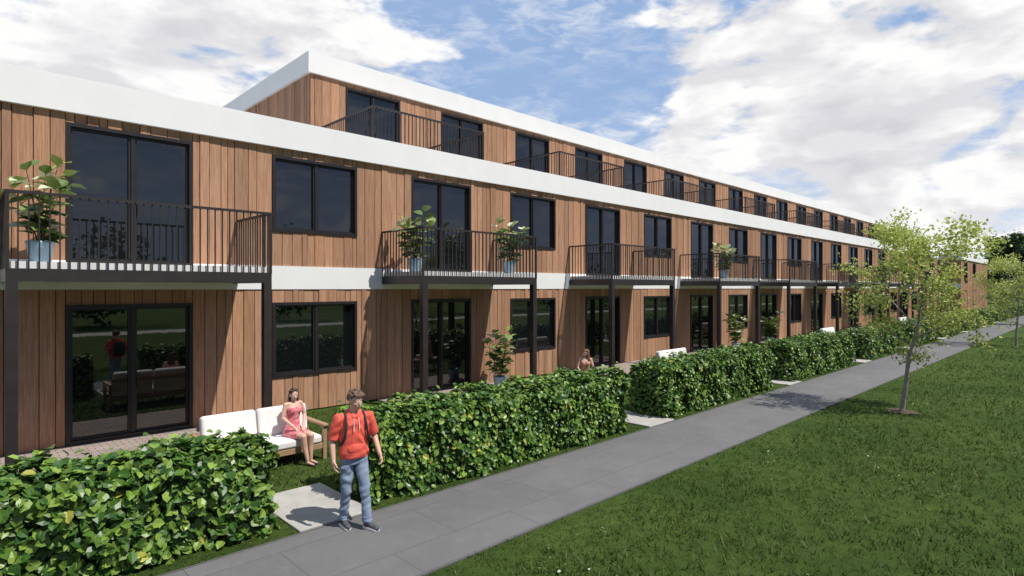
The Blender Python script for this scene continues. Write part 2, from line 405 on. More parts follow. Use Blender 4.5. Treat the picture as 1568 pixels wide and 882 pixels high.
# ------------------------------------------------------------------ grass
def grass():
    N = 800000
    x = R.uniform(-3, 46, N); y = R.uniform(-14, 13.4, N)
    d = np.hypot(x, y)
    dep = .696*x+.718*y; lat = .718*x-.696*y
    keep = (dep > 4) & (np.abs(lat) < dep*1.02+1.5)
    clump = .6+.4*np.sin(x*6+3*np.sin(y*3.1))*np.sin(y*7+2*np.sin(x*2.7))
    dens = np.clip((8.5/d)**1.6, 0.05, 1.0)*clump
    keep &= R.random(N) < dens
    keep &= ~((y > 4.985) & (y < 6.915))
    keep &= ~((y > 6.9) & (y < 8.46) & (((x-3.08) % UNIT) < 1.04))
    keep &= ~((y > 11.5) & (((x-.5) % UNIT) < 4.6))
    keep &= ~((y > 7.3) & (y < 8.0) & (((x-4.3) % UNIT) < 5.8) & (x > 4.2))
    keep &= ~((x < 2.7) & (y > 7.3) & (y < 8.0))
    keep &= np.hypot(x-16.65, y-3.59) > .33
    x = x[keep]; y = y[keep]; d = d[keep]; n = len(x); cl = clump[keep]
    h = (.035+.055*R.random(n)**1.5)*(1+.35*np.sin(x*1.3+np.sin(y*2.1))*np.sin(y*1.7+.4*x))*(.75+.4*cl)*(1+d*.010)
    h *= np.where((y > 4.5) & (y < 7.4), .6, 1.)
    w = (.004+.0035*R.random(n))*(1+d*.05)
    th = R.uniform(0, 2*math.pi, n); lean = R.normal(0, .60, (n, 2))*h[:, None]
    base = np.c_[x, y, np.zeros(n)]
    s = np.c_[np.cos(th)*w, np.sin(th)*w, np.zeros(n)]
    V = np.stack([base-s, base+s, base+np.c_[lean, h]], 1).reshape(-1, 3)
    F = np.arange(n*3).reshape(-1, 3)
    pt = .5+.5*np.sin(x*.9+1.7*np.sin(y*.6))*np.cos(y*1.1-.5*x)
    g = (.6*R.random(n)+.4*pt)[:, None]
    C = np.array([.050, .105, .014])*(1-g)+np.array([.175, .240, .050])*g
    q = R.random(n) < .05; C[q] = np.array([.26, .26, .11])
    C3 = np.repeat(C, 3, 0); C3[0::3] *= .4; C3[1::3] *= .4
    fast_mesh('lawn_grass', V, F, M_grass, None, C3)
    m = 9000; cx = R.uniform(3, 26, m); cy = R.uniform(-9, 4.7, m)
    pat = np.sin(cx*1.1+2*np.sin(cy*.8))*np.cos(cy*1.3-cx*.3) > .25
    cx = cx[pat]; cy = cy[pat]; m = len(cx)
    P = np.c_[cx, cy, R.uniform(.03, .07, m)]; Dd = R.normal(size=(m, 3)); Dd[:, 2] *= .2
    C = np.tile(np.array([[.12, .20, .06]]), (m, 1))*(.6+.8*R.random((m, 1)))
    q = R.random(m) < .05; C[q] = (.75, .75, .68)
    leaves('clover_patches', P, Dd, np.tile([[.1, 0, 1.]], (m, 1))+R.normal(0, .2, (m, 3)), R.uniform(.025, .045, m), C, M_grass, None, True, 1.6)
grass()

# ------------------------------------------------------------------ trees
def unit1(rg):
    v = rg.normal(size=3); return v/np.linalg.norm(v)
def tree(name, base, H, cr, nl, ls, cA, cB, seed, fork=.27, sub=(6, 5, 4), trunk_r=.045, spread=.16, simple=False):
    e = empty(name); rg = np.random.default_rng(seed); base = np.array(base, float)
    paths = []; tips = []
    top = base+np.array([rg.normal(0, .05), rg.normal(0, .05), H*fork])
    mid = (base+top)/2+rg.normal(0, .03, 3)
    paths.append(([base+[0, 0, -.05], mid, top], [trunk_r*1.25, trunk_r, trunk_r*.85]))
    lead = [top]
    for i in range(4): lead.append(lead[-1]+np.array([rg.normal(0, .1)*H/5, rg.normal(0, .1)*H/5, H*(1-fork)*.22]))
    paths.append((lead, list(np.linspace(trunk_r*.8, trunk_r*.18, 5))))
    starts = []
    for i in range(sub[0]*2):
        t = (i+.3)/(sub[0]*2); seg = min(3, int(t*.9*4)); f = t*.9*4-seg
        starts.append((lead[seg]*(1-f)+lead[seg+1]*f, t, i*2.4+rg.normal(0, .3)))
    for s, t, az in starts:
        L = cr*(1.05-.55*abs(t-.25))*rg.uniform(.75, 1.1); up = rg.uniform(.25, .75)+.5*t
        dr = np.array([math.cos(az), math.sin(az), up]); dr /= np.linalg.norm(dr)
        p1 = s+dr*L*.5+rg.normal(0, .04, 3)*L; p2 = s+dr*L+np.array([0, 0, -.06*L])+rg.normal(0, .07, 3)*L
        r0 = trunk_r*.42*(1-.4*t); paths.append(([s, p1, p2], [r0, r0*.6, r0*.22]))
        for j in range(sub[1]):
            q = .3+.7*(j+rg.random())/sub[1]
            b0 = s+(p1-s)*q*2 if q < .5 else p1+(p2-p1)*(q-.5)*2
            dd = dr*.5+unit1(rg)*.9; dd[2] = dd[2]*.7+.15; dd /= np.linalg.norm(dd); l2 = L*rg.uniform(.25, .5)
            b1 = b0+dd*l2*.5+rg.normal(0, .03, 3)*L; b2 = b0+dd*l2
            paths.append(([b0, b1, b2], [r0*.38, r0*.26, r0*.12])); tips += [b1, b2, b2]
            for m in range(sub[2]):
                c1 = b0+(b2-b0)*rg.uniform(.3, 1)+unit1(rg)*l2*.45; tips.append(c1)
                paths.append(([b0+(b2-b0)*rg.uniform(.3, .8), c1], [r0*.14, r0*.06]))
        tips.append(p2)
    tubes('trunk_and_limbs', paths, M_bark, e, 6)
    tips = np.array(tips); wgt = rg.gamma(.8, 1, len(tips)); wgt /= wgt.sum()
    idx = rg.choice(len(tips), nl, p=wgt)
    P = tips[idx]+rg.normal(0, spread, (nl, 3))*np.array([1, 1, .75])
    D = rg.normal(size=(nl, 3)); D[:, 2] -= .4
    N = rg.normal(size=(nl, 3))*.7+np.array([0, -.1, .8]); N /= np.linalg.norm(N, axis=1)[:, None]
    cl = rg.random(len(tips))[idx]; g = np.clip(.55*cl+.45*rg.random(nl), 0, 1)[:, None]
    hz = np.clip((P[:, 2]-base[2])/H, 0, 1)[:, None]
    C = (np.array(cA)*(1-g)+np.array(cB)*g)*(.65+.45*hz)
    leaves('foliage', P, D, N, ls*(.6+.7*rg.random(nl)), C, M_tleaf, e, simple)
    return e
YG = ((.28, .36, .06), (.66, .70, .22))
tree('young_tree', (16.65, 3.59, 0), 4.65, 1.70, 7500, .076, *YG, 3, fork=.28, trunk_r=.05, spread=.13)
tree('young_tree', (39.5, 3.5, 0), 4.7, 1.9, 5000, .10, *YG, 5, fork=.28, trunk_r=.05, simple=True)
tree('young_tree', (62.5, 3.5, 0), 4.9, 2.0, 4000, .13, *YG, 6, fork=.28, trunk_r=.055, simple=True)
tree('young_tree', (85, 3.6, 0), 5.2, 2.1, 3000, .16, *YG, 8, fork=.28, trunk_r=.055, simple=True)
V = [(16.65, 3.59, .03)]
for i in range(28):
    a = 2*math.pi*i/28; r = .33*(1+.12*math.sin(3*a)+.08*math.sin(7*a)); V.append((16.65+r*math.cos(a), 3.59+r*math.sin(a), .006))
fast_mesh('tree_soil_ring', V, np.array([(0, i+1, (i+1) % 28+1) for i in range(28)]), M_soil)
DG = ((.018, .045, .012), (.055, .10, .028)); MG = ((.06, .10, .03), (.15, .20, .07))
def crown_tree(name, x, y, H, cr, seed, cols=DG, nl=4500):
    return tree(name, (x, y, 0), H, cr, nl, H*.05, *cols, seed, fork=.18, sub=(7, 5, 3), trunk_r=H*.022, spread=H*.045, simple=True)
crown_tree('oak_tree', 150, 14.0, 13.5, 6.0, 21, nl=11000); crown_tree('oak_tree', 164, 6, 12, 5.5, 22, nl=7000); crown_tree('oak_tree', 150, 27, 9, 4, 23, MG)
for i, (x, y, H) in enumerate([(118, 15.5, 5.0), (124, 10.8, 4.6), (135, 20, 6.5), (112, 11, 3.8), (128, 7.8, 4.4), (108, 14, 4.8), (140, 10, 6.5)]): crown_tree('garden_tree', x, y, H, H*.45, 31+i, MG, 3400)
def mass(name, pts, nl, cols, ls, seed):
    rg = np.random.default_rng(seed); P = []; C = []
    for (x, y, z, rx, rz) in pts:
        nc = 14; cc = rg.normal(size=(nc, 3)); cc /= np.linalg.norm(cc, axis=1)[:, None]; cc *= rg.uniform(.3, .95, (nc, 1))
        cc = cc*np.array([rx, rx, rz])+np.array([x, y, z]); i = rg.choice(nc, nl)
        v = rg.normal(size=(nl, 3)); v /= np.linalg.norm(v, axis=1)[:, None]
        p = cc[i]+v*np.array([rx, rx, rz])*.36*rg.uniform(.75, 1.08, (nl, 1)); P.append(p)
        g = np.clip(.5*rg.random(nc)[i]+.4*rg.random(nl)+.15*v[:, 2], 0, 1)[:, None]; C.append(np.array(cols[0])*(1-g)+np.array(cols[1])*g)
    P = np.concatenate(P); C = np.concatenate(C); n = len(P); P[:, 2] = np.maximum(P[:, 2], .05)
    leaves(name, P, rg.normal(size=(n, 3)), rg.normal(size=(n, 3))+np.array([0, 0, .8]), ls*(.6+.8*rg.random(n)), C, M_tleaf, None, True)
pts = []
for i in range(26):
    H = random.uniform(5, 9.5); pts.append((-50+i*6.2+random.uniform(-2, 2), -29+random.uniform(-3, 3), H*.55, 3.4, H*.5))
mass('tree_row_opposite', pts, 900, DG, .5, 5)
pts = []
for i in range(52):
    H = random.uniform(6, 11); a = random.uniform(-.12, .32); rr = random.uniform(200, 270)
    pts.append((rr*math.cos(a), rr*math.sin(a), H*.45, random.uniform(5, 9), H*.5))
mass('distant_trees', pts, 420, MG, 1.1, 9)
pts = []
for i in range(40): pts.append((100+i*2.3, 8.2+random.uniform(-.4, 3), random.uniform(.5, 1.0), 1.5, 1.0))
mass('garden_shrubs', pts, 260, MG, .35, 12)
V = []; F = []; n = 80
for i in range(n+1):
    a = -.9+2.2*i/n; h = 9+7*math.sin(i*.21)+4*math.sin(i*.53+1)
    V += [(700*math.cos(a), 700*math.sin(a), -1), (780*math.cos(a), 780*math.sin(a), max(h+6, 4)), (860*math.cos(a), 860*math.sin(a), -1)]
for i in range(n): F += [(3*i, 3*i+3, 3*i+4, 3*i+1), (3*i+1, 3*i+4, 3*i+5, 3*i+2)]
M_hill = mat('distant_hill', (.24, .30, .32), .95, (.30, .36, .38), .02)
fast_mesh('hills', V, np.array(F), M_hill, smooth=True)

# ------------------------------------------------------------------ potted plants
M_pot = mat('glazed_pot', (.24, .38, .50), .3, (.30, .44, .56), 6); M_stem = mat('plant_stem', (.16, .13, .07), .7, (.10, .12, .04), 10)
def lathe(name, prof, m, parent, loc, seg=28):
    V = []; F = []
    for r, z in prof:
        for j in range(seg):
            a = 2*math.pi*j/seg; V.append((loc[0]+r*math.cos(a), loc[1]+r*math.sin(a), loc[2]+z))
    for i in range(len(prof)-1):
        for j in range(seg):
            j2 = (j+1) % seg; F.append((i*seg+j, i*seg+j2, (i+1)*seg+j2, (i+1)*seg+j))
    return fast_mesh(name, V, np.array(F), m, parent, smooth=True)
def plant(x, y, z, H, seed):
    e = empty('potted_rubber_plant'); rg = np.random.default_rng(seed)
    lathe('pot', [(.001, 0), (.13, 0), (.15, .02), (.185, .30), (.20, .33), (.20, .36), (.175, .36), (.165, .31), (.001, .31)], M_pot, e, (x, y, z))
    lathe('soil', [(.001, .325), (.168, .318)], M_soil, e, (x, y, z))
    paths = []; P = []; D = []
    for s in range(6):
        az = s*1.1+rg.random(); L = H*rg.uniform(.6, .92)-.3; pts = []
        for i in range(7):
            t = i/6; pts.append(np.array([x+math.cos(az)*(.03+.36*t**1.4), y+math.sin(az)*(.03+.36*t**1.4), z+.3+L*t]))
        paths.append((pts, list(np.linspace(.014, .005, 7))))
        nL = 17
        for i in range(nL):
            t = .12+.88*(i/(nL-1)); q = t*6; k = min(5, int(q)); p = pts[k]*(1-(q-k))+pts[k+1]*(q-k)
            a = i*2.4+rg.normal(0, .3); d = np.array([math.cos(a), math.sin(a), rg.uniform(-.25, .6)+(.6 if i > nL-3 else 0)])
            d /= np.linalg.norm(d); q1 = p+d*.05; paths.append(([p, q1], [.005, .003])); P.append(q1); D.append(d)
    tubes('stems', paths, M_stem, e, 6)
    P = np.array(P); D = np.array(D); n = len(P)
    N = np.array([0, 0, 1.])+rg.normal(0, .3, (n, 3)); N -= (N*D).sum(1)[:, None]*D; N /= np.linalg.norm(N, axis=1)[:, None]
    hz = np.clip((P[:, 2]-z)/H, 0, 1)[:, None]; g = np.clip(rg.random((n, 1))*.6+hz*.5-.15, 0, 1)
    C = np.array([.040, .105, .020])*(1-g)+np.array([.38, .47, .14])*g
    q = rg.random(n) < .16; C[q] = (.66, .68, .46)
    leaves('leaves', P, D, N, rg.uniform(.22, .34, n), C, M_leaf, e, wid=1.15)
for i, (x, y, z, H) in enumerate([(1.12, 12.5, 3.42, 2.0), (8.78, 12.7, 3.42, 1.85), (11.85, 12.35, 3.42, 1.85), (25.5, 12.4, 3.42, 1.75),
        (11.8, 12.7, .025, 1.85), (27.1, 12.6, .025, 1.85), (31.5, 12.7, .025, 1.8)]): plant(x, y, z, H, 50+i)

# ------------------------------------------------------------------ sofas
M_cush = mat('cushion_fabric', (.78, .76, .73), .9, (.72, .70, .67), 8, .15, 90)
M_teak = mat('teak', (.42, .27, .16), .6, (.32, .20, .11), 6, .2, 30, stretch=(1, 8, 8))
def sofa(x, y, L=1.95, rz=0):
    e = empty('garden_sofa'); e.location = (x, y, .0); e.rotation_euler = (0, 0, rz)
    h = L/2
    for sx in (-1, 1):
        rbox('leg_front', (sx*(h-.04), -.36, .29), (.07, .07, .58), M_teak, e, bev=.01)
        rbox('leg_back', (sx*(h-.04), .36, .31), (.07, .07, .62), M_teak, e, bev=.01)
        rbox('armrest', (sx*(h-.04), 0, .60), (.10, .86, .045), M_teak, e, bev=.015)
    rbox('seat_rail', (0, -.36, .24), (L-.15, .045, .10), M_teak, e, bev=.01)
    rbox('seat_rail_back', (0, .36, .24), (L-.15, .045, .10), M_teak, e, bev=.01)
    rbox('slats', (0, 0, .275), (L-.16, .70, .03), M_teak, e, bev=.008)
    rbox('back_rail', (0, .40, .70), (L-.14, .04, .09), M_teak, e, bev=.01)
    for sx in (-1, 1):
        rbox('seat_cushion', (sx*(h-.08)/2, -.04, .365), (h-.10, .72, .15), M_cush, e, bev=.05)
        rbox('back_cushion', (sx*(h-.08)/2, .27, .66), (h-.10, .17, .50), M_cush, e, rot=(-.22, 0, 0), bev=.06)
for (x, y, rz) in [(3.83, 10.02, 0), (17.75, 10.2, 0), (33.3, 10.2, 0), (49, 10.2, 0)]: sofa(x, y, 1.95, rz)
bn = empty('garden_bench'); bn.location = (12.55, 10.1, 0)
for sx in (-.5, .5):
    for sy in (-.17, .17): rbox('leg', (sx, sy, .2), (.06, .06, .4), M_teak, bn, bev=.008)
for j in range(4): rbox('seat_slat', (0, -.18+j*.12, .42), (1.2, .10, .035), M_teak, bn, bev=.008)

# ------------------------------------------------------------------ people
def prim_mesh(pr):
    kind = pr[0]; seg = 16
    if kind in ('cap', 'cone'):
        p1, r1, p2, r2 = np.array(pr[1], float), pr[2], np.array(pr[3], float), pr[4]
        ax = p2-p1; L = np.linalg.norm(ax)+1e-9; ax = ax/L
        ref = np.array([0, 1, 0.1]) if abs(ax[1]) < .8 else np.array([1, 0, 0.1])
        a = np.cross(ax, ref); a /= np.linalg.norm(a); b = np.cross(ax, a)
        if kind == 'cap': prof = [(-r1*math.sin(t), r1*math.cos(t)) for t in (1.57, 1.1, .7, .3)]+[(0, r1), (L, r2)]+[(L+r2*math.sin(t), r2*math.cos(t)) for t in (.3, .7, 1.1, 1.57)]
        else: prof = [(0, .0005), (0, r1), (L, r2), (L, .0005)]
        rings = [[p1+ax*z+max(r, .0004)*(math.cos(2*math.pi*j/seg)*a+math.sin(2*math.pi*j/seg)*b) for j in range(seg)] for z, r in prof]
    elif kind == 'ell':
        c = np.array(pr[1], float); rd = pr[2]
        rings = []
        for i in range(11):
            t = -math.pi/2+math.pi*i/10; rings.append([c+np.array([rd[0]*max(math.cos(t), .002)*math.cos(2*math.pi*j/seg), rd[1]*max(math.cos(t), .002)*math.sin(2*math.pi*j/seg), rd[2]*math.sin(t)]) for j in range(seg)])
    else:
        seg = 24; R_ = pr[1]
        R_ = [(R_[0][0], R_[0][1]*.01, R_[0][2]*.01)]+list(R_)+[(R_[-1][0], R_[-1][1]*.01, R_[-1][2]*.01)]
        rings = [[np.array([c[0]+rx*math.cos(2*math.pi*j/seg), c[1]+ry*math.sin(2*math.pi*j/seg), c[2]]) for j in range(seg)] for c, rx, ry in R_]
    V = [v for r in rings for v in r]; F = []
    for i in range(len(rings)-1):
        for j in range(seg):
            j2 = (j+1) % seg; F.append((i*seg+j, i*seg+j2, (i+1)*seg+j2, (i+1)*seg+j))
    F.append(tuple(range(seg))[::-1]); F.append(tuple((len(rings)-1)*seg+j for j in range(seg)))
    return V, F
def pdist(pr, P):
    k = pr[0]
    if k in ('cap', 'cone'):
        p1, r1, p2, r2 = np.array(pr[1], float), pr[2], np.array(pr[3], float), pr[4]
        ax = p2-p1; L2 = ax@ax+1e-12; t = ((P-p1)@ax)/L2; tc = np.clip(t, 0, 1)
        d = np.linalg.norm(P-p1-tc[:, None]*ax, axis=1)-(r1+(r2-r1)*tc)
        if k == 'cone':
            ov = np.maximum(np.abs(t-.5)-.5, 0)*math.sqrt(L2); rad = np.linalg.norm(P-p1-t[:, None]*ax, axis=1)-(r1+(r2-r1)*tc)
            d = np.maximum(rad, 0)+ov + np.minimum(rad, 0)*(ov <= 0)
        return np.abs(d)
    if k == 'ell':
        q = (P-np.array(pr[1]))/np.array(pr[2]); return np.abs(np.linalg.norm(q, axis=1)-1)*min(pr[2])
    zs = np.array([c[2] for c, _, _ in pr[1]]); o = np.argsort(zs)
    f = lambda arr: np.interp(P[:, 2], zs[o], np.array(arr)[o])
    cx = f([c[0] for c, _, _ in pr[1]]); cy = f([c[1] for c, _, _ in pr[1]]); rx = f([q[1] for q in pr[1]]); ry = f([q[2] for q in pr[1]])
    d = np.abs(np.hypot((P[:, 0]-cx)/rx, (P[:, 1]-cy)/ry)-1)*np.minimum(rx, ry)
    return d+np.maximum(zs.min()-P[:, 2], 0)+np.maximum(P[:, 2]-zs.max(), 0)
def blob(name, prims, mats, parent, vox, smooth=3, folds=None):
    V = []; F = []
    for pr in prims:
        v, f = prim_mesh(pr); k = len(V); V += v; F += [tuple(i+k for i in q) for q in f]
    labels = list(mats.keys())
    o = fast_mesh(name, V, F, [mats[l] for l in labels], parent)
    md = o.modifiers.new('r', 'REMESH'); md.mode = 'VOXEL'; md.voxel_size = vox
    sm = o.modifiers.new('s', 'SMOOTH'); sm.factor = .5; sm.iterations = smooth
    dg = bpy.context.evaluated_depsgraph_get(); me = bpy.data.meshes.new_from_object(o.evaluated_get(dg))
    o.modifiers.clear(); o.data = me
    while len(me.materials) < len(labels): me.materials.append(None)
    for i, l in enumerate(labels): me.materials[i] = mats[l]
    n = len(me.polygons); C = np.zeros(n*3); me.polygons.foreach_get('center', C); C = C.reshape(-1, 3)
    best = np.full(n, 9.); mi = np.zeros(n, dtype=np.int32)
    for pr in prims:
        d = pdist(pr, C); q = d < best; best[q] = d[q]; mi[q] = labels.index(pr[-1])
    me.polygons.foreach_set('material_index', mi); me.polygons.foreach_set('use_smooth', np.ones(n, dtype=bool))
    if folds:
        nv = len(me.vertices); co_ = np.zeros(nv*3); me.vertices.foreach_get('co', co_); co_ = co_.reshape(-1, 3)
        nr = np.zeros(nv*3); me.vertices.foreach_get('normal', nr); nr = nr.reshape(-1, 3)
        ls_ = np.zeros(n, dtype=np.int32); me.polygons.foreach_get('loop_start', ls_)
        lt = np.zeros(n, dtype=np.int32); me.polygons.foreach_get('loop_total', lt)
        lv = np.zeros(len(me.loops), dtype=np.int32); me.loops.foreach_get('vertex_index', lv)
        x, y, z = co_.T; amp = np.zeros(nv)
        for l, (A, fz) in folds.items():
            for kk in range(4):
                q = (mi == labels.index(l)) & (lt > kk); amp[lv[ls_[q]+kk]] = A
            m = amp == A
            wv = np.sin(fz*z+14*np.abs(x)+3*np.sin(17*x+9*y+5*z))*(.5+.5*np.sin(11*z+8*x+1.3))+.5*np.sin(fz*1.9*z-23*x+12*y)*(.5+.5*np.sin(7*x-13*z))
            co_[m] += nr[m]*(wv[m]*A)[:, None]
        me.vertices.foreach_set('co', co_.ravel()); me.update()
    return o
def rotz(a): return np.array([[math.cos(a), -math.sin(a), 0], [math.sin(a), math.cos(a), 0], [0, 0, 1]])
def head_prims(c, s, yaw, pitch):
    M = rotz(yaw)@np.array(Euler((pitch, 0, 0)).to_matrix()); f = lambda p: tuple(np.array(c)+M@(np.array(p)*s))
    P = [('ell', f((0, .01, .02)), (.074*s, .090*s, .095*s), 'skin'), ('ell', f((0, -.028, -.03)), (.058*s, .060*s, .078*s), 'skin'),
         ('ell', f((0, -.058, -.088)), (.028*s, .028*s, .024*s), 'skin'), ('cap', f((0, -.086, .008)), .008*s, f((0, -.106, -.028)), .0125*s, 'skin'),
         ('cap', f((-.016, -.088, -.060)), .0065*s, f((.016, -.088, -.060)), .0065*s, 'lips'),
         ('cap', f((-.045, -.068, .024)), .008*s, f((.045, -.068, .024)), .008*s, 'skin')]
    for q in (-1, 1):
        P += [('cap', f((q*.073, .0, .012)), .013*s, f((q*.074, .004, -.028)), .010*s, 'skin'), ('ell', f((q*.034, -.058, -.028)), (.024*s, .024*s, .024*s), 'skin')]
    return P, f
def eyes(f, s, e, mb):
    for q in (-1, 1):
        for nm, p, r, m in (('eye', (q*.029, -.076, -.001), .0115, M_eye), ('iris', (q*.029, -.0845, -.001), .005, M_iris)):
            v, fc = prim_mesh(('ell', f(p), (r*s,)*3, '')); fast_mesh(nm, v, fc, m, e, smooth=True)
        v, fc = prim_mesh(('cap', f((q*.014, -.086, .021)), .0028*s, f((q*.044, -.077, .022)), .0022*s, '')); fast_mesh('eyebrow', v, fc, mb, e, smooth=True)
def hand(w, el, side, s=1.0, curl=.5, palm=None):
    w = np.array(w, float); d = w-np.array(el, float); d /= np.linalg.norm(d)
    nrm = np.array(palm if palm is not None else (-side, 0, 0), float); nrm -= nrm@d*d; nrm /= np.linalg.norm(nrm)
    t = np.cross(d, nrm)
    if t[1] > 0 and palm is None: t = -t
    P = [('cap', w, .024*s, w+d*.03*s, .026*s, 'skin')]
    for i, (o, L) in enumerate(((.028, .072), (.0095, .080), (-.0095, .074), (-.027, .058))):
        k0 = w+t*o*.8*s+d*.02*s; k = w+t*o*s+d*.088*s
        P.append(('cap', k0, .014*s, k, .0105*s, 'skin'))
        cu = curl*(1+.12*i)
        d1 = d*math.cos(cu*.6)+nrm*math.sin(cu*.6)+t*o*5; d2 = d*math.cos(cu*1.5)+nrm*math.sin(cu*1.5)+t*o*5
        m1 = k+d1*L*.52*s; m2 = m1+d2*L*.48*s
        P += [('cap', k, .0092*s, m1, .0084*s, 'skin'), ('cap', m1, .0084*s, m2, .0074*s, 'skin')]
    b0 = w+d*.025*s+t*.02*s; b1 = w+d*.060*s+t*.05*s+nrm*.012*s; b2 = w+d*.095*s+t*.054*s+nrm*.024*s
    P += [('cap', b0, .014*s, b1, .0115*s, 'skin'), ('cap', b1, .011*s, b2, .009*s, 'skin')]
    return P
def locks(c, f, s, n, rg, L=.04, r=.014, wild=.45):
    P = [('ell', f((0, .022, .038)), (.080*s, .092*s, .090*s), 'hair')]
    for i in range(n):
        while True:
            v = rg.normal(size=3); v /= np.linalg.norm(v)
            if v[2] > -.25 and not (v[1] < -.1 and v[2] < .45): break
        a = np.array([0, .022, .035])+v*np.array([.078, .088, .086]); sw = np.array([.4*v[0]+.3, -.3+.5*v[1], .1])+rg.normal(0, wild, 3)
        if v[2] < .3: sw[2] -= 1.0
        sw /= np.linalg.norm(sw); b = a+v*.006+sw*L*rg.uniform(.6, 1.2)
        P.append(('cap', f(a), r*s, f(b), r*.35*s, 'hair'))
    return P
M_skin = mat('skin', (.64, .40, .30), .5, (.60, .36, .26), 12); M_lips = mat('lips', (.50, .20, .17), .45)
M_eye = mat('eye_white', (.75, .73, .70), .25); M_iris = mat('iris', (.03, .02, .015), .2)
M_hairb = mat('brown_hair', (.17, .10, .055), .55, (.09, .05, .028), 40, .5, 90); M_haird = mat('dark_hair', (.055, .030, .020), .5, (.085, .045, .028), 40, .5, 90)
M_hairr = mat('auburn_hair', (.20, .08, .036), .5, (.13, .05, .025), 40, .5, 90)
M_red = mat('red_hoodie', (.80, .125, .085), .85, (.70, .095, .062), 9, .4, 14, bdist=.02); M_jean = mat('denim', (.27, .34, .45), .9, (.16, .21, .30), 6, .4, 16, bdist=.02)
M_blk = mat('black_webbing', (.015, .015, .018), .7, (.025, .025, .028), 20); M_shoe = mat('sneaker_upper', (.05, .055, .065), .7, (.09, .09, .10), 20); M_sole = mat('sneaker_sole', (.75, .74, .72), .6)
def place(o, x, y, z, rz): o.location = (x, y, z); o.rotation_euler = (0, 0, rz)
def chaikin(q, it=2):
    q = [np.array(p, float) for p in q]
    for _ in range(it):
        n = [q[0]]
        for a, b in zip(q[:-1], q[1:]): n += [a*.75+b*.25, a*.25+b*.75]
        q = n+[q[-1]]
    return q

